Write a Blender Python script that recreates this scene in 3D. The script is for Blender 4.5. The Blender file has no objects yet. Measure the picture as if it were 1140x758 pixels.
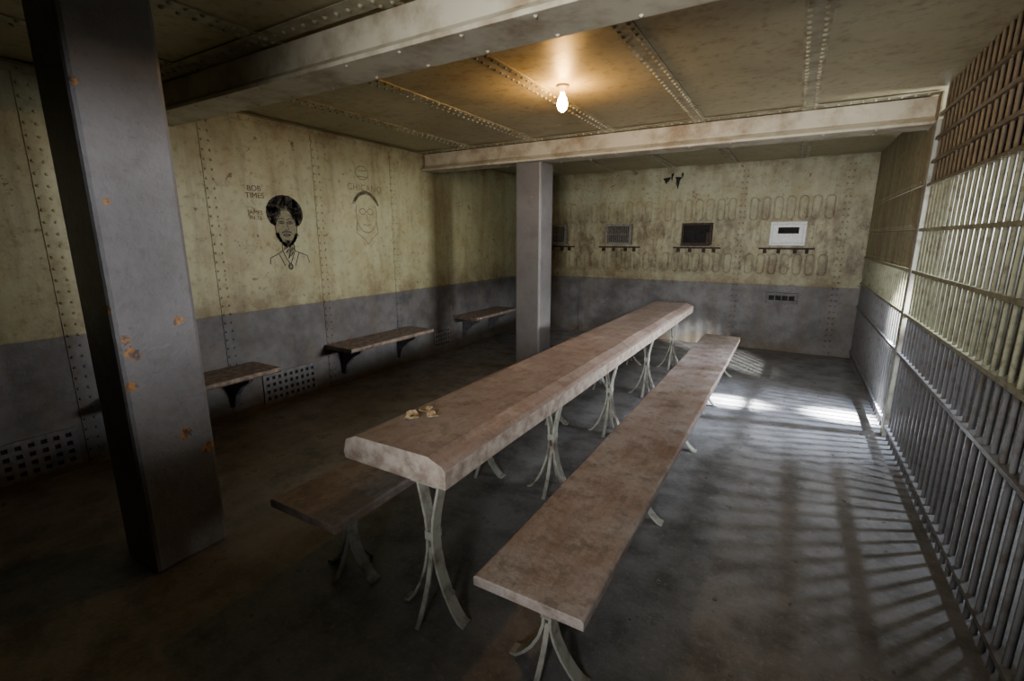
import bpy, bmesh, math, random
from mathutils import Vector, Matrix, noise as mnoise
random.seed(7)
SC = bpy.context.scene
COL = SC.collection
H = 1.6; CEIL = 2.65; XL = -4.2; XR = 0.81; YB = 7.7; YF = -2.0; XO = 3.5; SPLIT = 0.95

# ---------------------------------------------------------------- node helpers
class NB:
    def __init__(s, name):
        s.m = bpy.data.materials.new(name); s.m.use_nodes = True
        s.t = s.m.node_tree; s.n = s.t.nodes; s.l = s.t.links
        s.b = s.n["Principled BSDF"]
        s.pos = s.n.new("ShaderNodeNewGeometry").outputs["Position"]
    def link(s, a, b): s.l.new(a, b)
    def setin(s, sock, v):
        if hasattr(v, "links") or isinstance(v, bpy.types.NodeSocket): s.l.new(v, sock)
        else: sock.default_value = v
    def mapping(s, scale, src=None, loc=(0, 0, 0)):
        m = s.n.new("ShaderNodeMapping"); m.inputs["Scale"].default_value = scale
        m.inputs["Location"].default_value = loc
        s.l.new(src or s.pos, m.inputs["Vector"]); return m.outputs[0]
    def noise(s, scale, detail=6, rough=0.6, vec=None):
        n = s.n.new("ShaderNodeTexNoise"); n.inputs["Scale"].default_value = scale
        n.inputs["Detail"].default_value = detail; n.inputs["Roughness"].default_value = rough
        s.l.new(vec or s.pos, n.inputs["Vector"]); return n.outputs["Fac"]
    def ramp(s, fac, a, b, va=0.0, vb=1.0):
        r = s.n.new("ShaderNodeMapRange"); r.inputs["From Min"].default_value = a
        r.inputs["From Max"].default_value = b; r.inputs["To Min"].default_value = va
        r.inputs["To Max"].default_value = vb; r.clamp = True
        s.l.new(fac, r.inputs["Value"]); return r.outputs[0]
    def math(s, op, a, b=0.0):
        m = s.n.new("ShaderNodeMath"); m.operation = op
        s.setin(m.inputs[0], a); s.setin(m.inputs[1], b); return m.outputs[0]
    def mix(s, fac, a, b, mode='MIX'):
        m = s.n.new("ShaderNodeMix"); m.data_type = 'RGBA'; m.blend_type = mode
        s.setin(m.inputs[0], fac); 
        s.setin(m.inputs[6], a if not isinstance(a, tuple) else (*a[:3], 1))
        s.setin(m.inputs[7], b if not isinstance(b, tuple) else (*b[:3], 1))
        return m.outputs[2]
    def z(s):
        x = s.n.new("ShaderNodeSeparateXYZ"); s.l.new(s.pos, x.inputs[0]); return x.outputs[2]
    def out(s, col, rough=0.6, metal=0.0, bump=None, bs=0.3, bd=0.01, spec=0.4):
        s.setin(s.b.inputs["Base Color"], col if not isinstance(col, tuple) else (*col[:3], 1))
        s.setin(s.b.inputs["Roughness"], rough); s.b.inputs["Metallic"].default_value = metal
        s.b.inputs["Specular IOR Level"].default_value = spec
        if bump is not None:
            bp = s.n.new("ShaderNodeBump"); bp.inputs["Strength"].default_value = bs
            bp.inputs["Distance"].default_value = bd
            s.l.new(bump, bp.inputs["Height"]); s.l.new(bp.outputs[0], s.b.inputs["Normal"])
        return s.m

GREEN = (0.38, 0.365, 0.215); GREY = (0.12, 0.12, 0.125)

def wall_mat(name, upper=GREEN, lower=GREY, split=SPLIT, grime=(0.12, 0.085, 0.04), g0=0.50, g1=0.76, rough=0.5, band=None):
    s = NB(name)
    big = s.noise(1.1, 5, 0.6); mid = s.noise(3.2, 7, 0.7); fine = s.noise(22, 8, 0.7)
    drip = s.noise(3.0, 7, 0.65, s.mapping((2.2, 2.2, 0.28)))
    z0 = s.z()
    z = s.math('ADD', z0, s.ramp(s.noise(9, 3), 0, 1, -0.012, 0.012))
    up = s.mix(s.ramp(big, 0.3, 0.7), upper, tuple(c * k for c, k in zip(upper, (0.74, 0.80, 0.80))))
    up = s.mix(s.ramp(mid, 0.46, 0.64, 0, 0.65), up, tuple(c * k for c, k in zip(upper, (0.68, 0.60, 0.46))))
    lo = s.mix(s.ramp(mid, 0.4, 0.62), lower, tuple(c * 0.5 for c in lower))
    base = s.mix(s.ramp(z, split - 0.004, split + 0.004), lo, up) if split is not None else up
    base = s.mix(s.math('MULTIPLY', s.ramp(drip, g0, g1), 0.55), base, grime)
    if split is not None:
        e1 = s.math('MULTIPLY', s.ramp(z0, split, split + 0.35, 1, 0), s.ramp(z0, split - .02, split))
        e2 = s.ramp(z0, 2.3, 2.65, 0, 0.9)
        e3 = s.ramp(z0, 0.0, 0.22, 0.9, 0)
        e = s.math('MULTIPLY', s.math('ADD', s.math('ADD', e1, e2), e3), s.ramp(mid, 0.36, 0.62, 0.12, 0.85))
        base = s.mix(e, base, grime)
    if band:
        bz = s.math('MULTIPLY', s.ramp(z0, band[0], band[0]+0.12), s.ramp(z0, band[1]-0.35, band[1], 1, 0))
        rn = s.noise(4.5, 9, 0.75, s.mapping((1.6, 1, 0.8)))
        base = s.mix(s.math('MULTIPLY', bz, s.ramp(rn, 0.45, 0.62, 0, 0.75)), base, (0.09, 0.055, 0.035))
    base = s.mix(s.ramp(fine, 0.53, 0.71, 0, 0.6), base, grime)
    chips = s.ramp(s.noise(5.5, 9, 0.72), 0.63, 0.655)
    base = s.mix(s.math('MULTIPLY', chips, 0.8), base, (0.11, 0.055, 0.03))
    return s.out(base, s.ramp(fine, 0.3, 0.7, rough - 0.12, rough + 0.15), 0, fine, 0.25, 0.01)

def simple_mat(name, c, c2=None, rough=0.6, scale=18, metal=0.0, bs=0.3, spec=0.4, lo=0.38, hi=0.64):
    s = NB(name); f = s.noise(scale, 8, 0.65)
    c2 = c2 or tuple(x * 0.6 for x in c)
    return s.out(s.mix(s.ramp(f, lo, hi), c, c2), s.ramp(f, 0.3, 0.7, rough - 0.1, rough + 0.12), metal, f, bs, 0.006, spec)

M_wall = wall_mat("painted_steel_wall")
M_back = wall_mat("painted_steel_end_wall", upper=(0.42, 0.405, 0.27), lower=(0.15, 0.15, 0.16), g0=0.50, g1=0.76, band=(1.02, 2.2))
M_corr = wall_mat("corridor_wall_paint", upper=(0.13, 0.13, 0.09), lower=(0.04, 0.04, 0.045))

def ceil_mat():
    s = NB("ceiling_paint")
    big = s.noise(1.3, 6, 0.65); fine = s.noise(14, 9, 0.7); mid = s.noise(3.5, 8, 0.72)
    b = s.mix(s.ramp(big, 0.35, 0.7), (0.43, 0.39, 0.24), (0.31, 0.27, 0.16))
    b = s.mix(s.ramp(mid, 0.52, 0.66, 0, 0.4), b, (0.20, 0.14, 0.06))
    b = s.mix(s.ramp(fine, 0.52, 0.72, 0, 0.65), b, (0.14, 0.08, 0.03))
    return s.out(b, 0.45, 0, fine, 0.3, 0.01)
M_ceil = ceil_mat()
M_seam = simple_mat("seam_strip_paint", (0.40, 0.39, 0.28), (0.24, 0.20, 0.12), 0.4, 8)
M_beam = simple_mat("beam_paint", (0.52, 0.49, 0.39), (0.26, 0.20, 0.125), 0.42, 4, lo=0.43, hi=0.68)

def floor_mat():
    s = NB("worn_concrete")
    big = s.noise(0.9, 6, 0.65); mid = s.noise(4, 8, 0.7); fine = s.noise(40, 8, 0.75); spk = s.noise(85, 4, 0.6)
    b = s.mix(s.ramp(big, 0.32, 0.68), (0.125, 0.125, 0.13), (0.20, 0.20, 0.205))
    b = s.mix(s.ramp(mid, 0.45, 0.62, 0, 0.75), b, (0.06, 0.058, 0.057))
    b = s.mix(s.ramp(fine, 0.54, 0.70, 0, 0.65), b, (0.30, 0.295, 0.29))
    b = s.mix(s.ramp(spk, 0.66, 0.69, 0, 0.7), b, (0.03, 0.025, 0.02))
    return s.out(b, s.ramp(mid, 0.35, 0.65, 0.26, 0.52), 0, s.math('ADD', fine, s.math('MULTIPLY', mid, 1.5)), 0.4, 0.012, 0.6)
M_floor = floor_mat()

def column_mat(name, chips, tint=1.0):
    s = NB(name)
    big = s.noise(1.6, 6, 0.6); mid = s.noise(6, 8, 0.7); fine = s.noise(30, 9, 0.7)
    b = s.mix(s.ramp(big, 0.3, 0.7), (0.21*tint, 0.205*tint, 0.21*tint), (0.14*tint, 0.135*tint, 0.14*tint))
    b = s.mix(s.ramp(mid, 0.5, 0.68, 0, 0.5), b, (0.10, 0.085, 0.08))
    b = s.mix(s.ramp(fine, 0.58, 0.72, 0, 0.5), b, (0.08, 0.07, 0.07))
    n2 = s.noise(28, 6, 0.7)
    for (p, r) in chips:
        d = s.n.new("ShaderNodeVectorMath"); d.operation = 'DISTANCE'
        s.l.new(s.pos, d.inputs[0]); d.inputs[1].default_value = p
        dd = s.math('ADD', d.outputs["Value"], s.ramp(n2, 0.3, 0.7, -r * 0.7, r * 0.7))
        b = s.mix(s.ramp(dd, r, r * 1.06, 1, 0), b, s.mix(s.ramp(fine, 0.42, 0.55), (0.07, 0.05, 0.045), (0.42, 0.20, 0.06)))
    return s.out(b, s.ramp(fine, 0.3, 0.7, 0.3, 0.5), 0, s.math('ADD', big, fine), 0.5, 0.01, 0.5)

def wood_mat(name, c1, c2, c3, d0=0.42, d1=0.60, rust=(0.16, 0.075, 0.035)):
    s = NB(name)
    g = s.noise(5, 8, 0.65, s.mapping((6, 0.6, 6))); big = s.noise(2.2, 8, 0.75); mid = s.noise(9, 9, 0.75); fine = s.noise(38, 8, 0.7)
    dust = s.noise(3.1, 10, 0.8, s.mapping((1.4, 0.8, 1), loc=(3, 7, 1)))
    rs = s.noise(2.6, 9, 0.75, s.mapping((1.8, 0.7, 1), loc=(9, 2, 4)))
    b = s.mix(s.ramp(g, 0.35, 0.65), c1, c2)
    b = s.mix(s.ramp(big, d0, d1, 0, 0.85), b, c3)
    b = s.mix(s.ramp(rs, 0.52, 0.68, 0, 0.55), b, rust)
    b = s.mix(s.ramp(mid, 0.52, 0.60, 0, 0.5), b, tuple(x * 0.5 for x in c2))
    b = s.mix(s.ramp(dust, 0.52, 0.66, 0, 0.55), b, tuple(min(1, x * 1.4) for x in c3))
    b = s.mix(s.ramp(fine, 0.55, 0.72, 0, 0.55), b, tuple(x * 0.45 for x in c2))
    return s.out(b, 0.48, 0, s.math('ADD', mid, fine), 0.5, 0.008)
M_table = wood_mat("dusty_painted_tabletop", (0.28, 0.215, 0.195), (0.20, 0.15, 0.135), (0.33, 0.285, 0.265))
M_tside = simple_mat("chalky_table_edge", (0.46, 0.41, 0.37), (0.24, 0.19, 0.16), 0.7, 14)
M_bench = wood_mat("worn_bench_board", (0.22, 0.17, 0.145), (0.14, 0.10, 0.082), (0.28, 0.255, 0.245), rust=(0.14, 0.07, 0.04))
M_leg = simple_mat("chipped_grey_green_iron", (0.31, 0.32, 0.285), (0.13, 0.11, 0.09), 0.45, 11, lo=0.48, hi=0.68)
M_seat = simple_mat("worn_wall_seat_wood", (0.24, 0.19, 0.155), (0.09, 0.07, 0.055), 0.55, 20)
M_brk = simple_mat("dark_grey_bracket_paint", (0.10, 0.10, 0.11), None, 0.5)
M_grille = simple_mat("grey_grille_paint", (0.14, 0.14, 0.15), None, 0.5)
M_black = simple_mat("dark_void", (0.008, 0.008, 0.009), None, 0.8)
M_rust = simple_mat("rusty_dark_hatch", (0.05, 0.03, 0.02), (0.02, 0.012, 0.01), 0.7, 25)
M_char = simple_mat("blackened_paint", (0.025, 0.022, 0.02), (0.012, 0.01, 0.01), 0.8, 25)
M_screen_b = simple_mat("bright_hatch_frame", (0.80, 0.84, 0.88), (0.65, 0.69, 0.73), 0.4, 30)
M_screen_g = simple_mat("grey_hatch_mesh", (0.26, 0.26, 0.23), (0.12, 0.10, 0.09), 0.5, 40)
M_ink = simple_mat("dark_marker_ink", (0.03, 0.028, 0.026), (0.07, 0.06, 0.045), 0.8, 60)
M_shade = simple_mat("smudged_marker_shading", (0.06, 0.05, 0.04), (0.13, 0.115, 0.07), 0.8, 70)
M_face = simple_mat("pencil_face_shading", (0.13, 0.12, 0.075), (0.21, 0.20, 0.115), 0.8, 45)
M_inkred = simple_mat("red_brown_marker_ink", (0.09, 0.04, 0.025), (0.13, 0.09, 0.05), 0.8, 60)
M_faint = simple_mat("faded_pencil", (0.13, 0.115, 0.07), (0.22, 0.20, 0.12), 0.8, 30)
M_flake = simple_mat("peeled_paint_flake", (0.55, 0.46, 0.30), (0.30, 0.19, 0.1), 0.7, 40)
M_chip = simple_mat("dull_floor_chip", (0.16, 0.15, 0.13), (0.07, 0.06, 0.05), 0.8, 40)
M_porc = simple_mat("porcelain_lamp_base", (0.6, 0.5, 0.35), None, 0.4)

def bars_mat():
    s = NB("cell_bar_paint")
    f = s.noise(16, 8, 0.7); z = s.z()
    c = s.mix(s.ramp(z, SPLIT + 0.05, SPLIT + 0.06), (0.14, 0.145, 0.155), (0.25, 0.26, 0.18))
    c = s.mix(s.ramp(z, 1.95, 1.99), c, (0.15, 0.12, 0.08))
    c = s.mix(s.ramp(f, 0.48, 0.66, 0, 0.75), c, (0.075, 0.055, 0.035))
    return s.out(c, 0.42, 0, f, 0.2, 0.004, 0.5)
M_bars = bars_mat()
M_plate = wall_mat("bar_wall_plate", upper=(0.36, 0.34, 0.22), split=None, grime=(0.14, 0.08, 0.035), g0=0.45, g1=0.6)
M_header = simple_mat("rusty_header_plate", (0.12, 0.095, 0.06), (0.06, 0.042, 0.025), 0.6, 5)

def emis(name, base, col, st):
    m = bpy.data.materials.new(name); m.use_nodes = True
    b = m.node_tree.nodes["Principled BSDF"]
    b.inputs["Base Color"].default_value = (*base, 1)
    b.inputs["Emission Color"].default_value = (*col, 1); b.inputs["Emission Strength"].default_value = st
    return m
M_bulb = emis("glowing_bulb_glass", (1, .8, .5), (1, 0.52, 0.13), 320)
M_day = emis("daylight_window_glass", (.8, .85, .9), (0.80, 0.9, 1.0), 9)

# ---------------------------------------------------------------- mesh helpers
def mk(name, bm, mat, parent=None, loc=(0, 0, 0), smooth=False, bevel=0.0):
    me = bpy.data.meshes.new(name); bmesh.ops.recalc_face_normals(bm, faces=bm.faces)
    bm.to_mesh(me); bm.free()
    for mm in (mat if isinstance(mat, (list, tuple)) else [mat]): me.materials.append(mm)
    if smooth:
        for p in me.polygons: p.use_smooth = True
    o = bpy.data.objects.new(name, me); COL.objects.link(o)
    o.location = loc
    if parent: o.parent = parent
    if bevel:
        b = o.modifiers.new("bevel", 'BEVEL'); b.width = bevel; b.segments = 2; b.limit_method = 'ANGLE'
    return o
def box(bm, x0, x1, y0, y1, z0, z1, mi=0):
    v = [bm.verts.new(p) for p in ((x0,y0,z0),(x1,y0,z0),(x1,y1,z0),(x0,y1,z0),(x0,y0,z1),(x1,y0,z1),(x1,y1,z1),(x0,y1,z1))]
    for f in ((0,3,2,1),(4,5,6,7),(0,1,5,4),(1,2,6,5),(2,3,7,6),(3,0,4,7)):
        fc = bm.faces.new([v[i] for i in f]); fc.material_index = mi
    return v
def rod(bm, z0, z1, r, seg=8):
    a = [bm.verts.new((r*math.cos(2*math.pi*(i+.5)/seg), r*math.sin(2*math.pi*(i+.5)/seg), z0)) for i in range(seg)]
    b = [bm.verts.new((v.co.x, v.co.y, z1)) for v in a]
    bm.faces.new(a); bm.faces.new(b)
    for i in range(seg): bm.faces.new((a[i], a[(i+1)%seg], b[(i+1)%seg], b[i]))
def dome(bm, c, n, r=0.009, h=0.006, seg=7):
    n = Vector(n); c = Vector(c)
    a = n.orthogonal().normalized(); b = n.cross(a)
    r1 = [bm.verts.new(c + (a*math.cos(2*math.pi*i/seg) + b*math.sin(2*math.pi*i/seg))*r) for i in range(seg)]
    r2 = [bm.verts.new(c + n*h*0.8 + (a*math.cos(2*math.pi*i/seg) + b*math.sin(2*math.pi*i/seg))*r*0.6) for i in range(seg)]
    t = bm.verts.new(c + n*h)
    for i in range(seg):
        j = (i+1) % seg
        bm.faces.new((r1[i], r1[j], r2[j], r2[i])); bm.faces.new((r2[i], r2[j], t))
def top(o, label, cat, group=None):
    o["label"] = label; o["category"] = cat
    if group: o["group"] = group
    return o
def empty(name, loc):
    e = bpy.data.objects.new(name, None); e.location = loc; e.empty_display_size = 0.1
    COL.objects.link(e); return e
def struct(o): o["kind"] = "structure"; return o
def sweep(bm, pts, wdir, w, th):
    wd = Vector(wdir).normalized(); rings = []
    for i, p in enumerate(pts):
        t = (pts[min(i+1, len(pts)-1)] - pts[max(i-1, 0)]).normalized()
        nrm = t.cross(wd).normalized()
        rings.append([bm.verts.new(p + wd*a*w/2 + nrm*b*th/2) for a, b in ((-1,-1),(1,-1),(1,1),(-1,1))])
    for i in range(len(rings)-1):
        for j in range(4):
            k = (j+1) % 4
            bm.faces.new((rings[i][j], rings[i][k], rings[i+1][k], rings[i+1][j]))
    bm.faces.new(rings[0]); bm.faces.new(rings[-1])

# ---------------------------------------------------------------- room shell
def slab(name, x0, x1, y0, y1, z0, z1, mat):
    bm = bmesh.new(); box(bm, x0, x1, y0, y1, z0, z1); return struct(mk(name, bm, mat))
slab("floor", XL-0.1, XO+0.1, YF-0.1, YB+0.1, -0.1, 0, M_floor)
slab("ceiling", XL-0.1, XO+0.1, YF-0.1, YB+0.1, CEIL, CEIL+0.1, M_ceil)
slab("wall_left", XL-0.1, XL, YF-0.1, YB+0.1, 0, CEIL, M_wall)
slab("wall_back", XL, XO, YB, YB+0.1, 0, CEIL, M_back)
slab("wall_front", XL, XO, YF-0.1, YF, 0, CEIL, M_wall)
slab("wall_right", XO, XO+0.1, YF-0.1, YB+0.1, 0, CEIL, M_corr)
bm = bmesh.new(); box(bm, 1.02, 1.55, YB-0.01, YB-0.001, 0.55, 1.4); struct(mk("window_1", bm, M_day))

tn = [0]
def trim(bm, mat):
    tn[0] += 1
    return struct(mk("trim_%d" % tn[0], bm, mat))
bm = bmesh.new()
for a in ((0.97,1.02,0.5,1.45),(1.55,1.60,0.5,1.45)): box(bm, a[0], a[1], YB-0.04, YB-0.001, a[2], a[3])
for a in ((1.02,1.55,0.5,0.55),(1.02,1.55,1.4,1.45),(1.02,1.55,0.96,0.985)): box(bm, a[0], a[1], YB-0.04, YB-0.0105, a[2], a[3])
trim(bm, M_corr)
bays = [(YF, 1.85), (1.93, 4.93), (5.01, YB)]
for x in (-3.45, -2.6, -1.72, -0.87, -0.02):
    for (a, b) in bays:
        bm = bmesh.new(); box(bm, x-0.06, x+0.06, a, b, CEIL-0.008, CEIL+0.001)
        y = a + 0.05
        while y < b - 0.03:
            for dx in (-0.036, 0.036): dome(bm, (x+dx, y, CEIL-0.008), (0, 0, -1), 0.014, 0.012)
            y += 0.072
        trim(bm, M_seam)
for y0, y1 in ((1.68, 1.80), (1.99, 2.11), (4.76, 4.88), (5.07, 5.19)):
    bm = bmesh.new(); box(bm, XL, XR, y0, y1, CEIL-0.011, CEIL-0.0085)
    x = XL + 0.05
    while x < XR - 0.03:
        dome(bm, (x, (y0+y1)/2, CEIL-0.011), (0, 0, -1), 0.014, 0.012); x += 0.08
    trim(bm, M_seam)
for y in (1.2, 2.24, 3.28, 4.34, 5.4, 6.45):
    bm = bmesh.new(); w = 0.045
    box(bm, XL-0.001, XL+0.006, y-w, y+w, 0, CEIL-0.01)
    z = 0.05
    while z < CEIL-0.05:
        for d in (-0.028, 0.028): dome(bm, (XL+0.006, y+d, z), (1, 0, 0), 0.011, 0.010)
        z += 0.075
    trim(bm, M_wall)
for x in (-3.12, -1.92, -0.706, 0.525):
    bm = bmesh.new(); w = 0.045
    box(bm, x-w, x+w, YB-0.008, YB+0.001, 0, CEIL-0.01)
    z = 0.05
    while z < CEIL-0.05:
        for d in (-0.026, 0.026): dome(bm, (x+d, YB-0.008, z), (0, -1, 0), 0.012, 0.012)
        z += 0.08
    trim(bm, M_back)
bm = bmesh.new(); box(bm, XL, XL+0.05, YF, YB, CEIL-0.016, CEIL-0.0115); box(bm, XL+0.0065, XL+0.012, YF, YB, CEIL-0.06, CEIL-0.016)
y = YF+0.04
while y < YB: dome(bm, (XL+0.012, y, CEIL-0.04), (1,0,0), 0.01, 0.008); y += 0.09
trim(bm, M_wall)

# ---------------------------------------------------------------- beams & columns
def beam(y0, y1, label):
    yc = (y0+y1)/2; bm = bmesh.new()
    zb = 2.43
    box(bm, XL+0.013, XR, y0, y1, zb, zb+0.022)
    box(bm, XL+0.013, XR, yc-0.06, yc+0.06, zb+0.022, CEIL-0.012)
    for s in (-1, 1):
        pr = [(yc+s*0.06, zb+0.022), (y0+0.01 if s < 0 else y1-0.01, zb+0.022), (yc+s*0.06, zb+0.07)]
        a = [bm.verts.new((XL+0.013, p[0], p[1])) for p in pr]; b = [bm.verts.new((XR, p[0], p[1])) for p in pr]
        bm.faces.new(a); bm.faces.new(b)
        for i in range(3): bm.faces.new((a[i], a[(i+1)%3], b[(i+1)%3], b[i]))
    x = XL+0.1
    while x < XR: 
        dome(bm, (x, y0+0.03, zb), (0,0,-1), 0.011, 0.008); dome(bm, (x, y1-0.03, zb), (0,0,-1), 0.011, 0.008); x += 0.35
    o = mk("ceiling_beam", bm, M_beam, bevel=0.004)
    return top(o, label, "beam")
beam(1.76, 2.02, "long cream-painted steel ceiling beam with rust streaks")
beam(4.84, 5.10, "cream-painted steel ceiling beam resting on a square column")

def column(y0, y1, z1, mat, label):
    bm = bmesh.new(); box(bm, -2.81, -2.49, y0, y1, 0, z1)
    return top(mk("support_column", bm, mat, bevel=0.02), label, "column")
column(0.846, 1.186, CEIL-0.01, column_mat("column_paint_chipped", [((-2.49,0.90,1.10),0.03),((-2.49,0.88,1.16),0.018),((-2.49,1.06,0.66),0.024),((-2.49,1.15,0.55),0.032),((-2.49,1.10,1.22),0.02),((-2.49,0.87,0.95),0.02),((-2.49,0.9,1.75),0.014),((-2.49,0.86,2.2),0.014),((-2.52,0.846,1.3),0.02)]),
    "thick square grey-painted column with chipped rusty paint spots")
column(4.85, 5.17, 2.43, column_mat("column_paint_plain", [((-2.6,4.85,2.05),0.012),((-2.49,5.0,1.3),0.012)], 0.85),
    "square mauve-grey column holding up a ceiling beam")

# ---------------------------------------------------------------- pedestal leg
def make_leg(hh, s=1.0):
    bm = bmesh.new()
    prof = [(0.056,1.0),(0.052,.95),(0.036,.84),(0.020,.72),(0.012,.60),(0.016,.48),(0.034,.34),(0.066,.20),(0.104,.09),(0.138,.02),(0.165,0.008)]
    for sg in (-1, 1):
        sweep(bm, [Vector((sg*x*s, 0, z*hh)) for x, z in prof], (0, 1, 0), 0.052, 0.012)
    low = [(0.012,.50),(0.022,.40),(0.046,.26),(0.076,.14),(0.104,.05),(0.125,0.008)]
    for sg in (-1, 1):
        sweep(bm, [Vector((0, sg*x*s, z*hh)) for x, z in low], (1, 0, 0), 0.020, 0.010)
    box(bm, -0.022, 0.022, -0.029, 0.029, hh*0.57, hh*0.63)
    box(bm, -0.065, 0.065, -0.05, 0.05, hh-0.008, hh)
    return bm
LEGY = (1.36, 2.52, 3.60, 4.75, 5.93)

def board_bm(prof, y0, y1, segs, jitter=0.003, mats=None):
    bm = bmesh.new(); rings = []
    for i in range(segs+1):
        y = y0 + (y1-y0)*i/segs
        r = []
        for k, (x, z) in enumerate(prof):
            j = Vector((mnoise.noise(Vector((x*5, y*2.3, z*7+k))), 0, mnoise.noise(Vector((x*4+9, y*1.7, k)))))
            r.append(bm.verts.new((x + j.x*jitter, y + (mnoise.noise(Vector((x*20,k,y)))*0.008 if i in (0,segs) else 0), z + j.z*jitter*(0 if z <= prof[0][1] else 1))))
        rings.append(r)
    n = len(prof)
    for i in range(segs):
        for k in range(n):
            f = bm.faces.new((rings[i][k], rings[i][(k+1)%n], rings[i+1][(k+1)%n], rings[i+1][k]))
            if mats: f.material_index = mats[k]
    for r in (rings[0], rings[-1]):
        f = bm.faces.new(r)
        if mats: f.material_index = mats[n]
    return bm

tb = empty("mess_table", (-1.352, 3.9, 0)); 
prof = [(-.284,.64),(.284,.64),(.284,.722),(.268,.738),(.20,.762),(-.20,.762),(-.262,.735),(-.284,.675)]
bm = board_bm(prof, -2.60, 2.62, 60, 0.006, [0,1,0,0,0,0,0,0,1])
mk("tabletop", bm, [M_table, M_tside], tb, smooth=False, bevel=0.004)
lg = None
for y in LEGY:
    if lg is None:
        lg = mk("leg", make_leg(0.64), M_leg, tb, (0.165, y-3.9, 0))
    else:
        c = lg.copy(); COL.objects.link(c); c.location = (0.165, y-3.9, 0)
top(tb, "long mess table with thick chamfered dusty top on splayed iron legs", "table")

def bench(xc, y0, y1, w, label):
    e = empty("bench", (xc, (y0+y1)/2, 0)); ym = (y0+y1)/2
    p = [(-w/2,.41),(w/2,.41),(w/2,.443),(w/2-.008,.451),(-w/2+.008,.451),(-w/2,.443)]
    mk("seat", board_bm(p, y0-ym, y1-ym, 50, 0.006), M_bench, e, bevel=0.003)
    l0 = None
    for y in LEGY:
        if l0 is None: l0 = mk("leg", make_leg(0.41, 0.95), M_leg, e, (0, y-ym, 0))
        else:
            c = l0.copy(); COL.objects.link(c); c.location = (0, y-ym, 0)
    return top(e, label, "bench")
bench(-0.64, 1.17, 6.1, 0.41, "long worn brown plank bench standing in the open aisle")
bench(-1.71, 1.11, 6.1, 0.42, "long worn plank bench tucked partly under the mess table")

# ---------------------------------------------------------------- flakes
def flake(loc, r, name="paint_flake", mat=M_flake, label="curled piece of peeled paint lying on the mess table", curl=0.5, seed=0):
    rnd = random.Random(seed); bm = bmesh.new(); n = 7; g = {}
    for i in range(n):
        for j in range(n):
            u = (i/(n-1)-.5)*2; v = (j/(n-1)-.5)*2
            rr = r*(1+0.35*mnoise.noise(Vector((u*1.5+seed, v*1.5, 3))))
            z = curl*r*(u*u*0.7) + 0.15*r*(1+mnoise.noise(Vector((u*2, v*2+seed, 1))))
            g[i, j] = bm.verts.new((u*rr*(1-.25*v*v), v*rr*0.7*(1-.2*u*u), z))
    for i in range(n-1):
        for j in range(n-1):
            if rnd.random() < 0.93 or (0 < i < n-2 and 0 < j < n-2): bm.faces.new((g[i,j], g[i+1,j], g[i+1,j+1], g[i,j+1]))
    zmin = min(v.co.z for v in bm.verts)
    for v in bm.verts: v.co.z -= zmin
    o = mk(name, bm, mat, None, loc); o.rotation_euler = (0, 0, rnd.random()*6.28)
    sm = o.modifiers.new("solid", 'SOLIDIFY'); sm.thickness = 0.002; sm.offset = 1
    return top(o, label, "paint flake")
for i, (x, y, r) in enumerate(((-1.48, 1.58, 0.050), (-1.41, 1.645, 0.034), (-1.49, 1.685, 0.034))):
    o = flake((x, y, 0.764), r, curl=0.6, seed=i+3); o["group"] = "peeled paint on the table"
rf = random.Random(23)
placed = []
while len(placed) < 80:
    i = len(placed)
    x = (rf.uniform(-0.45, 0.6), rf.uniform(-3.9, -2.0), rf.uniform(-1.1, 0.1), rf.uniform(0.3, 0.72))[i % 4]; y = rf.uniform(1.2, 6.2)
    if any((x-a)**2+(y-b)**2 < 0.06**2 for a, b in placed): continue
    placed.append((x, y))
    o = flake((x, y, 0.0), rf.uniform(0.005, 0.013), mat=M_chip, label="small chip of peeled paint on the concrete floor", seed=40+i, curl=0.5)
    o["group"] = "paint chips on the floor"

# ---------------------------------------------------------------- wall seats
def wall_seat(y0, y1, label):
    e = empty("wall_bench", (XL+0.007, (y0+y1)/2, 0)); L = (y1-y0)/2; z = 0.49
    bm = board_bm([(0,z-.045),(0.4,z-.045),(0.41,z-.03),(0.405,z),(0,z)], -L, L, 16, 0.004)
    mk("seat", bm, M_seat, e, bevel=0.004)
    for yy in (-L+0.22, L-0.22):
        bm = bmesh.new(); zz = z-0.046
        pts = [(0.003, zz), (0.33, zz), (0.30, zz-.05), (0.18, zz-.11), (0.08, zz-.20), (0.04, zz-.32), (0.003, zz-.32)]
        a = [bm.verts.new((p[0], yy-0.018, p[1])) for p in pts]; b = [bm.verts.new((p[0], yy+0.018, p[1])) for p in pts]
        bm.faces.new(a); bm.faces.new(b)
        for i in range(len(pts)): bm.faces.new((a[i], a[(i+1)%len(pts)], b[(i+1)%len(pts)], b[i]))
        mk("bracket", bm, M_brk, e)
    top(e, label, "wall bench", "fold-out wall benches")
wall_seat(1.3, 2.42, "dark wooden wall bench on brackets beside a perforated vent")
wall_seat(3.2, 4.5, "worn wooden wall bench on brackets below the wall drawings")
wall_seat(5.45, 6.6, "worn wooden wall bench on brackets near the room corner")

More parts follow.
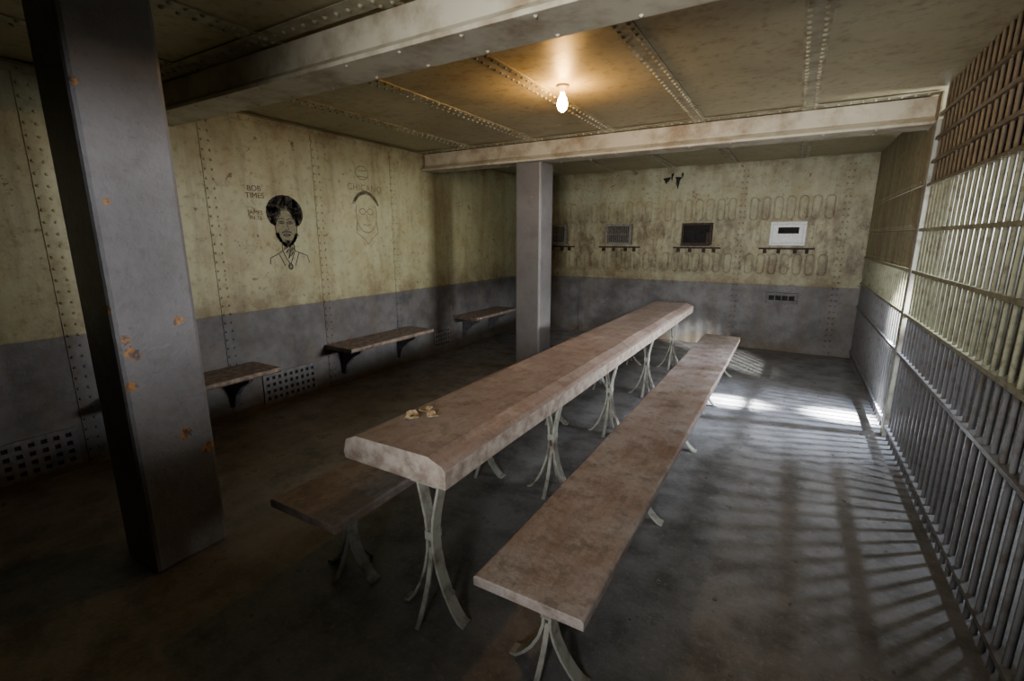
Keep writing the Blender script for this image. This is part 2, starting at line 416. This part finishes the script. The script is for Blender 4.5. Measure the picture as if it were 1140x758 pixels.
def vent(y0, y1, z0, z1, ny, nz):
    e = empty("floor_vent", (XL+0.001, (y0+y1)/2, z0)); L = (y1-y0)/2; h = z1-z0
    bm = bmesh.new(); box(bm, 0.0, 0.002, -L, L, 0, h); mk("backing", bm, M_black, e)
    bm = bmesh.new(); py = 2*L/ny; pz = h/nz
    for i in range(ny+1): box(bm, 0.0025, 0.012, -L+i*py-py*.25, -L+i*py+py*.25, -pz*.25, h+pz*.25)
    for j in range(nz+1): box(bm, 0.003, 0.0115, -L-py*.25, L+py*.25, j*pz-pz*.25, j*pz+pz*.25)
    mk("grille", bm, M_grille, e)
    top(e, "grey steel vent grille with rows of square holes", "vent", "perforated wall vents")
vent(0.66, 1.10, 0.06, 0.30, 7, 4); vent(2.50, 3.05, 0.06, 0.32, 9, 4); vent(5.0, 5.33, 0.10, 0.34, 6, 4)

# ---------------------------------------------------------------- end wall hatches
def hatch(x, kind, label):
    z = 1.66; e = empty("wall_hatch", (x, YB-0.001, z))
    w, h = 0.215, 0.16; D = 0.09
    fm = {'bright': M_screen_b, 'dark': M_rust, 'grey': M_screen_g}[kind]
    bm = bmesh.new(); t = 0.035
    box(bm, -w, w, -D, 0, h-t, h); box(bm, -w, w, -D, 0, -h, -h+t)
    box(bm, -w, -w+t, -D, 0, -h+t, h-t); box(bm, w-t, w, -D, 0, -h+t, h-t)
    mk("frame", bm, fm, e, bevel=0.006)
    bm = bmesh.new(); box(bm, -w+t, w-t, -0.040, 0, -h+t, h-t)
    mk("panel", bm, M_black if kind != 'bright' else M_screen_b, e)
    if kind == 'bright':
        bm = bmesh.new(); box(bm, -0.12, 0.13, -0.05, -0.041, 0.0, 0.085); mk("slot", bm, M_black, e)
        bm = bmesh.new(); box(bm, -w+t, w-t, -0.075, -0.042, -0.075, -0.055); mk("ledge", bm, M_screen_b, e)
    elif kind == 'grey':
        bm = bmesh.new()
        for i in range(13): 
            xx = -w+t + (2*(w-t))*(i+.5)/13; box(bm, xx-0.005, xx+0.005, -0.06, -0.041, -h+t, h-t)
        box(bm, -w+t, w-t, -0.056, -0.044, -0.006, 0.006)
        mk("mesh_screen", bm, M_screen_g, e)
    else:
        bm = bmesh.new(); box(bm, -w+.01, w-.02, -0.16, -D-0.002, -h-0.015, -h+0.02); box(bm, w-.07, w-.03, -0.115, -D-0.002, -h+.02, 0.02)
        mk("broken_flap", bm, M_rust, e)
    bm = bmesh.new(); box(bm, -0.34, 0.34, -0.03, 0, -0.215, -0.192)
    mk("rack_rail", bm, M_rust, e, bevel=0.003)
    for xx in (-0.26, -0.09, 0.11, 0.25):
        bm = bmesh.new(); box(bm, xx-0.022, xx+0.022, -0.045, 0, -0.27, -0.216); box(bm, xx-0.012, xx+0.012, -0.06, -0.046, -0.265, -0.23)
        mk("rack_bracket", bm, M_rust, e, bevel=0.003)
    top(e, label, "hatch")
    v = empty("slotted_vent", (x, YB-0.001, z))
    for zc, hh in ((0.345, 0.30), (-0.42, 0.27)):
        bm = bmesh.new()
        for i in range(7):
            xx = -0.45 + 0.15*i
            n = 16; ro = []; ri = []; rf_ = []; rb = []
            for k in range(n):
                a = 2*math.pi*k/n; cx, cz = math.cos(a), math.sin(a)
                off = (hh/2-0.045)*(1 if cz >= 0 else -1)
                for lst, rr, yy in ((ro, 0.058, 0.0), (rf_, 0.048, -0.011), (ri, 0.040, -0.011), (rb, 0.034, -0.003)):
                    lst.append(bm.verts.new((xx+cx*rr, yy, zc+cz*rr+off)))
            for k in range(n):
                j = (k+1) % n
                for A, B in ((ro, rf_), (rf_, ri), (ri, rb)): bm.faces.new((A[k], A[j], B[j], B[k]))
            bm.faces.new(rb)
        mk("slot_row", bm, M_back, v)
    for xx in (-0.36, -0.27, 0.27, 0.36):
        bm = bmesh.new(); box(bm, xx-0.03, xx+0.03, -0.010, 0, -0.13, 0.12)
        mk("slot_cover", bm, M_back, v, bevel=0.005)
    top(v, "rows of rounded vertical vent slots surrounding a wall hatch", "vent", "slotted vents on the end wall")
hatch(-0.107, 'bright', "bright white framed wall hatch with a dark slot")
hatch(-1.29, 'dark', "dark rusty broken wall hatch hanging open")
hatch(-2.49, 'grey', "grey wall hatch covered with a mesh screen")
hatch(-3.62, 'grey', "grey screened wall hatch behind the square column")
e = empty("wall_slot", (-0.09, YB-0.001, 0.765))
bm = bmesh.new(); box(bm, -0.2, 0.2, -0.012, 0, -0.08, 0.08); mk("plate", bm, M_brk, e, bevel=0.004)
bm = bmesh.new()
for i in range(4): box(bm, -0.16+i*0.083, -0.09+i*0.083, -0.018, -0.0125, -0.03, 0.035)
mk("opening", bm, M_black, e)
top(e, "small dark slotted metal plate on the grey lower wall", "plate")

e = empty("peeling_paint", (-1.68, YB, 2.58))
for k, (dx, zt, L, w) in enumerate(((-0.11, -0.09, 0.09, 0.10), (-0.03, -0.03, 0.12, 0.035), (0.06, -0.08, 0.17, 0.09), (0.12, -0.02, 0.08, 0.04))):
    bm = bmesh.new(); n = 6; pr = None
    for i in range(n+1):
        t = i/n; ww = w*0.5*(1-0.9*t)*(1+0.25*math.sin(9*t+k))
        a = bm.verts.new((dx-ww, -0.001-0.05*math.sin(t*3), zt-L*t)); b = bm.verts.new((dx+ww, -0.001-0.04*math.sin(t*2+k*.3), zt-L*t+0.015*math.cos(7*t+k)))
        if pr: bm.faces.new((pr[0], pr[1], b, a))
        pr = (a, b)
    mk("strip", bm, M_char, e)
top(e, "dark jagged strips of peeling paint hanging off the end wall", "peeling paint")

# ---------------------------------------------------------------- drawings
WX = XL + 0.0025
def ribbon(bm, pts, w, x=0.0, mi=0):
    pr = None
    for i, p in enumerate(pts):
        q0 = Vector(pts[max(i-1, 0)]); q1 = Vector(pts[min(i+1, len(pts)-1)])
        t = (q1-q0); t = t.normalized() if t.length > 1e-9 else Vector((1, 0)); n = Vector((-t.y, t.x))*w/2
        a = bm.verts.new((x, p[0]-n.x, p[1]-n.y)); b = bm.verts.new((x, p[0]+n.x, p[1]+n.y))
        if pr:
            f = bm.faces.new((pr[0], a, b, pr[1])); f.material_index = mi
        pr = (a, b)
def fill(bm, pts, x, mi):
    f = bm.faces.new([bm.verts.new((x, p[0], p[1])) for p in pts]); f.material_index = mi
def ell(cx, cy, rx, ry, a0=0, a1=360, n=28):
    return [(cx+rx*math.cos(math.radians(a0+(a1-a0)*i/n)), cy+ry*math.sin(math.radians(a0+(a1-a0)*i/n))) for i in range(n+1)]
bm = bmesh.new(); rd = random.Random(5)
HC = (0, 0.13)
hair = [(0.185*math.cos(math.radians(a)), 0.13+0.16*math.sin(math.radians(a))) for a in range(-40, 221, 5)]
fill(bm, hair, -0.0012, 1)
fill(bm, ell(0, -0.01, 0.115, 0.165)[:-1], -0.0008, 2)
for _ in range(950):
    a = rd.uniform(0, 2*math.pi); rr = math.sqrt(rd.uniform(0.1, 0.92))
    px, py = HC[0]+0.185*rr*math.cos(a), HC[1]+0.16*rr*math.sin(a)
    if (px/0.108)**2 + ((py+0.0)/0.13)**2 < 1: continue
    if py < 0.02: continue
    r = rd.uniform(0.007, 0.014); s0 = rd.uniform(0, 360)
    ribbon(bm, ell(px, py, r, r, s0, s0+rd.uniform(150, 300), 7), 0.0055)
for s in (-1, 1):
    for _ in range(90):
        t = rd.uniform(0, 1); px = s*(0.105-0.09*t**1.6)*rd.uniform(0.82, 1.05); py = -0.06-0.12*t
        ribbon(bm, ell(px, py, 0.008, 0.012, rd.uniform(0, 360), rd.uniform(400, 600), 5), 0.004)
for _ in range(40):
    px = rd.uniform(-.05, .05); ribbon(bm, ell(px, -0.145+rd.uniform(-.02, .02), 0.008, 0.012, 0, 400, 5), 0.004)
W = 0.008
ribbon(bm, [(p[0], p[1]) for p in hair], 0.009)
for pts in (ell(0, 0.0, 0.112, 0.165, 170, 370), ell(-0.045, 0.045, 0.028, 0.012), ell(0.045, 0.045, 0.028, 0.012),
            ell(-0.045, 0.045, 0.008, 0.008), ell(0.045, 0.045, 0.008, 0.008),
            ell(-0.045, 0.06, 0.034, 0.02, 20, 160), ell(0.045, 0.06, 0.034, 0.02, 20, 160),
            [(0.012, 0.05), (0.012, 0.01), (0.024, -0.018), (0.0, -0.028), (-0.018, -0.018)],
            ell(0, -0.072, 0.035, 0.012), [(-0.035, -0.072), (0.035, -0.072)], ell(0, -0.055, 0.05, 0.012, 10, 170), ell(0, -0.052, 0.05, 0.014, 10, 170),
            [(-0.06, -0.14), (-0.065, -0.22), (-0.12, -0.25), (-0.19, -0.28), (-0.2, -0.34)],
            [(0.06, -0.14), (0.07, -0.22), (0.13, -0.245), (0.2, -0.27), (0.22, -0.34)],
            [(-0.065, -0.21), (-0.03, -0.29), (0.005, -0.345)], [(0.07, -0.21), (0.04, -0.28), (0.012, -0.345)],
            ell(0.008, -0.37, 0.022, 0.028), ell(0.008, -0.37, 0.012, 0.016), [(-0.1, -0.25), (-0.05, -0.36)], [(0.11, -0.24), (0.06, -0.36)]):
    ribbon(bm, pts, W)
for _ in range(70):
    px = rd.uniform(-0.06, 0.065); py = rd.uniform(-0.30, -0.19)
    if abs(px) > 0.07-(-0.19-py)*0.5: continue
    ribbon(bm, [(px, py), (px+0.02, py+0.03)], 0.003)
o = mk("wall_drawing", bm, [M_ink, M_shade, M_face], None, (WX, 2.89, 1.70))
top(o, "dark ink portrait of a bearded man with bushy hair", "drawing")
bm = bmesh.new()
for pts in (ell(0, 0.0, 0.15, 0.20, 150, 390), ell(0, 0.03, 0.20, 0.22, 20, 160), ell(-0.055, 0.03, 0.042, 0.032), ell(0.055, 0.03, 0.042, 0.032),
            [(-0.013, 0.03), (0.013, 0.03)], [(0.0, 0.0), (0.015, -0.05), (-0.01, -0.055)], ell(0, -0.10, 0.05, 0.02, 180, 360),
            [(-0.14, -0.08), (-0.16, -0.2), (-0.05, -0.27), (0.0, -0.33)], [(0.14, -0.08), (0.16, -0.2), (0.06, -0.27), (0, -0.33)],
            ell(-0.03, 0.44, 0.09, 0.07), [(-0.1, 0.40), (0.06, 0.40)], [(-0.08, 0.46), (0.04, 0.47)]):
    ribbon(bm, pts, 0.010)
for _ in range(90):
    a = rd.uniform(20, 160); px = 0.185*math.cos(math.radians(a)); py = 0.03+0.2*math.sin(math.radians(a))
    ribbon(bm, ell(px, py, 0.014, 0.014, rd.uniform(0, 360), rd.uniform(400, 560), 6), 0.004)
o = mk("wall_drawing", bm, M_faint, None, (WX, 3.90, 1.86))
top(o, "faint pencil portrait of a face with glasses", "drawing")

def text(body, y, z, size, mat, label, spacing=1.0, tilt=0):
    cu = bpy.data.curves.new("t", 'FONT'); cu.body = body; cu.size = size; cu.align_x = 'CENTER'; cu.align_y = 'CENTER'; cu.space_line = 0.9
    cu.space_character = spacing
    to = bpy.data.objects.new("t", cu); COL.objects.link(to)
    bpy.context.view_layer.update()
    me = bpy.data.meshes.new_from_object(to.evaluated_get(bpy.context.evaluated_depsgraph_get()))
    bpy.data.objects.remove(to)
    me.materials.clear(); me.materials.append(mat)
    o = bpy.data.objects.new("wall_writing", me); COL.objects.link(o)
    o.matrix_world = Matrix(((0, 0, 1, WX), (1, 0, 0, y), (0, 1, 0, z), (0, 0, 0, 1))) @ Matrix.Rotation(tilt, 4, 'Z')
    return top(o, label, "writing")
text("BOB\nTIMES", 2.61, 2.00, 0.068, M_inkred, "red-brown handwritten words beside the ink portrait", tilt=0.04)
text("JAMES\nIN 76", 2.60, 1.80, 0.052, M_inkred, "small brown handwritten words beside the ink portrait", tilt=-0.04)
text("CHICANO", 3.90, 2.14, 0.10, M_faint, "faint handwritten lettering above the pencil portrait", 1.1)

# ---------------------------------------------------------------- barred partition
e = empty("barred_partition", (XR, 0, 0))
YP = 4.72
bm = bmesh.new(); rod(bm, 0.0, CEIL-0.001, 0.0125)
b0 = mk("bar", bm, M_bars, e, (0.0, YF+0.1, 0))
y = YF+0.2
while y < YP-0.05:
    c = b0.copy(); COL.objects.link(c); c.location = (0, y, 0); y += 0.1
bm = bmesh.new(); rod(bm, 0.0, 1.35, 0.0125)
b1 = mk("bar", bm, M_bars, e, (0, YP+0.15, 0)); y = YP+0.25
while y < YB-0.03:
    c = b1.copy(); COL.objects.link(c); c.location = (0, y, 0); y += 0.1
for z in (0.10, 0.71, 1.02, 1.35, 1.66, 1.98, 2.14, 2.30, 2.46):
    bm = bmesh.new(); box(bm, -0.024, 0.024, YF, YP-0.04, z-0.011, z+0.011); mk("rail", bm, M_bars, e)
for z in (0.10, 0.71, 1.02, 1.35):
    bm = bmesh.new(); box(bm, -0.024, 0.024, YP+0.05, YB, z-0.011, z+0.011); mk("rail", bm, M_bars, e)
bm = bmesh.new(); box(bm, -0.03, 0.05, YP-0.04, YP+0.05, 0, 2.43); mk("post", bm, M_leg, e, bevel=0.005)
bm = bmesh.new(); box(bm, 0.026, 0.034, YF, YP-0.045, 1.99, CEIL-0.001); mk("header_plate", bm, M_header, e)
for (z0, z1) in ((1.365, 1.66), (1.67, 1.99), (2.0, CEIL-0.013)):
    bm = bmesh.new(); box(bm, -0.01, 0.0, YP+0.055, YB, z0, z1)
    yy = YP+0.15
    while yy < YB-0.05: dome(bm, (-0.01, yy, z0+0.03), (-1, 0, 0)); yy += 0.12
    mk("plate", bm, M_plate, e)
top(e, "floor-to-ceiling steel cell bars painted green above and grey below", "bars")

# ---------------------------------------------------------------- bulb
BX, BY = -1.53, 3.3
e = empty("ceiling_bulb", (BX, BY, CEIL))
def lathe(prof, seg=24):
    bm = bmesh.new(); rings = []
    for r, z in prof:
        rings.append([bm.verts.new((max(r, 1e-4)*math.cos(2*math.pi*i/seg), max(r, 1e-4)*math.sin(2*math.pi*i/seg), z)) for i in range(seg)])
    for a, b in zip(rings, rings[1:]):
        for i in range(seg): bm.faces.new((a[i], a[(i+1)%seg], b[(i+1)%seg], b[i]))
    bm.faces.new(rings[0]); bm.faces.new(rings[-1]); return bm
mk("lamp_base", lathe([(0.045, 0), (0.045, -0.010), (0.034, -0.022), (0.022, -0.03), (0.020, -0.05)]), M_porc, e, smooth=True)
mk("light_bulb", lathe([(0.014, -0.049), (0.016, -0.065), (0.029, -0.088), (0.037, -0.115), (0.037, -0.135), (0.028, -0.158), (0.013, -0.172), (0.0, -0.175)]), M_bulb, e, smooth=True)
top(e, "bare glowing bulb in a porcelain ceiling socket", "light bulb")

# ---------------------------------------------------------------- lights
def light(kind, name, loc, energy, color, target=None, **kw):
    l = bpy.data.lights.new(name, kind); l.energy = energy; l.color = color
    for k, v in kw.items(): setattr(l, k, v)
    o = bpy.data.objects.new(name, l); COL.objects.link(o); o.location = loc
    if target is not None:
        o.rotation_euler = (Vector(target)-Vector(loc)).to_track_quat('-Z', 'Y').to_euler()
    return o
light('AREA', "corridor_window_light", (3.3, 4.6, 1.8), 120, (0.97, 0.97, 0.97), (-4.2, 5.1, 1.3), shape='RECTANGLE', size=1.6, size_y=0.5, spread=math.radians(72))
light('SPOT', "corridor_low_light", (1.75, 3.7, 2.45), 230, (0.82, 0.90, 1.0), (0.45, 3.9, 0.0), spot_size=math.radians(80), spot_blend=1.0, shadow_soft_size=0.05)
light('SPOT', "corridor_near_light", (3.3, 1.0, 1.75), 1000, (0.96, 0.97, 1.0), (-2.5, 1.0, 1.6), spot_size=math.radians(20), spot_blend=1.0, shadow_soft_size=0.25)
light('SPOT', "sun_shaft", (3.3, 5.3, 2.4), 150000, (0.95, 0.97, 1.0), (-0.38, 4.98, 0.0), spot_size=math.radians(5), spot_blend=0.8, shadow_soft_size=0.09)
light('SPOT', "sun_shaft_low", (3.3, 5.3, 2.4), 130000, (0.95, 0.97, 1.0), (0.55, 5.07, 0.0), spot_size=math.radians(6), spot_blend=0.7, shadow_soft_size=0.09)
light('SPOT', "sun_glow", (3.3, 5.3, 2.4), 3600, (0.72, 0.82, 1.0), (0.05, 4.8, 0.0), spot_size=math.radians(32), spot_blend=1.0, shadow_soft_size=0.12)
light('SPOT', "sun_on_bars", (2.5, 2.9, 2.0), 9000, (1.0, 1.0, 0.92), (0.81, 5.0, 1.0), spot_size=math.radians(12), spot_blend=0.9, shadow_soft_size=0.05)
light('AREA', "ambient_fill_light", (0.2, -1.7, 1.7), 42, (1.0, 0.97, 0.92), (-1.2, 7.7, 1.75), shape='RECTANGLE', size=0.8, size_y=0.8, spread=math.radians(62))  # added fill behind the camera, stands in for ambient light; no doorway is modelled

w = bpy.data.worlds.new("world"); SC.world = w; w.use_nodes = True
w.node_tree.nodes["Background"].inputs[0].default_value = (0.5, 0.55, 0.6, 1); w.node_tree.nodes["Background"].inputs[1].default_value = 0.1

# ---------------------------------------------------------------- camera
FPX = 525.0
cam = bpy.data.cameras.new("camera"); co = bpy.data.objects.new("camera", cam); COL.objects.link(co)
cam.sensor_width = 36; cam.lens = FPX/1140*36; cam.clip_start = 0.01
yaw = math.radians(30.5); p = math.radians(12.25)
F = Vector((-math.sin(yaw), math.cos(yaw), 0)); R = Vector((math.cos(yaw), math.sin(yaw), 0))
fw = F*math.cos(p) - Vector((0, 0, 1))*math.sin(p); up = R.cross(fw)
m = Matrix.Identity(4)
for i in range(3): m[i][0] = R[i]; m[i][1] = up[i]; m[i][2] = -fw[i]
m[0][3], m[1][3], m[2][3] = 0, 0, H
co.matrix_world = m
SC.camera = co
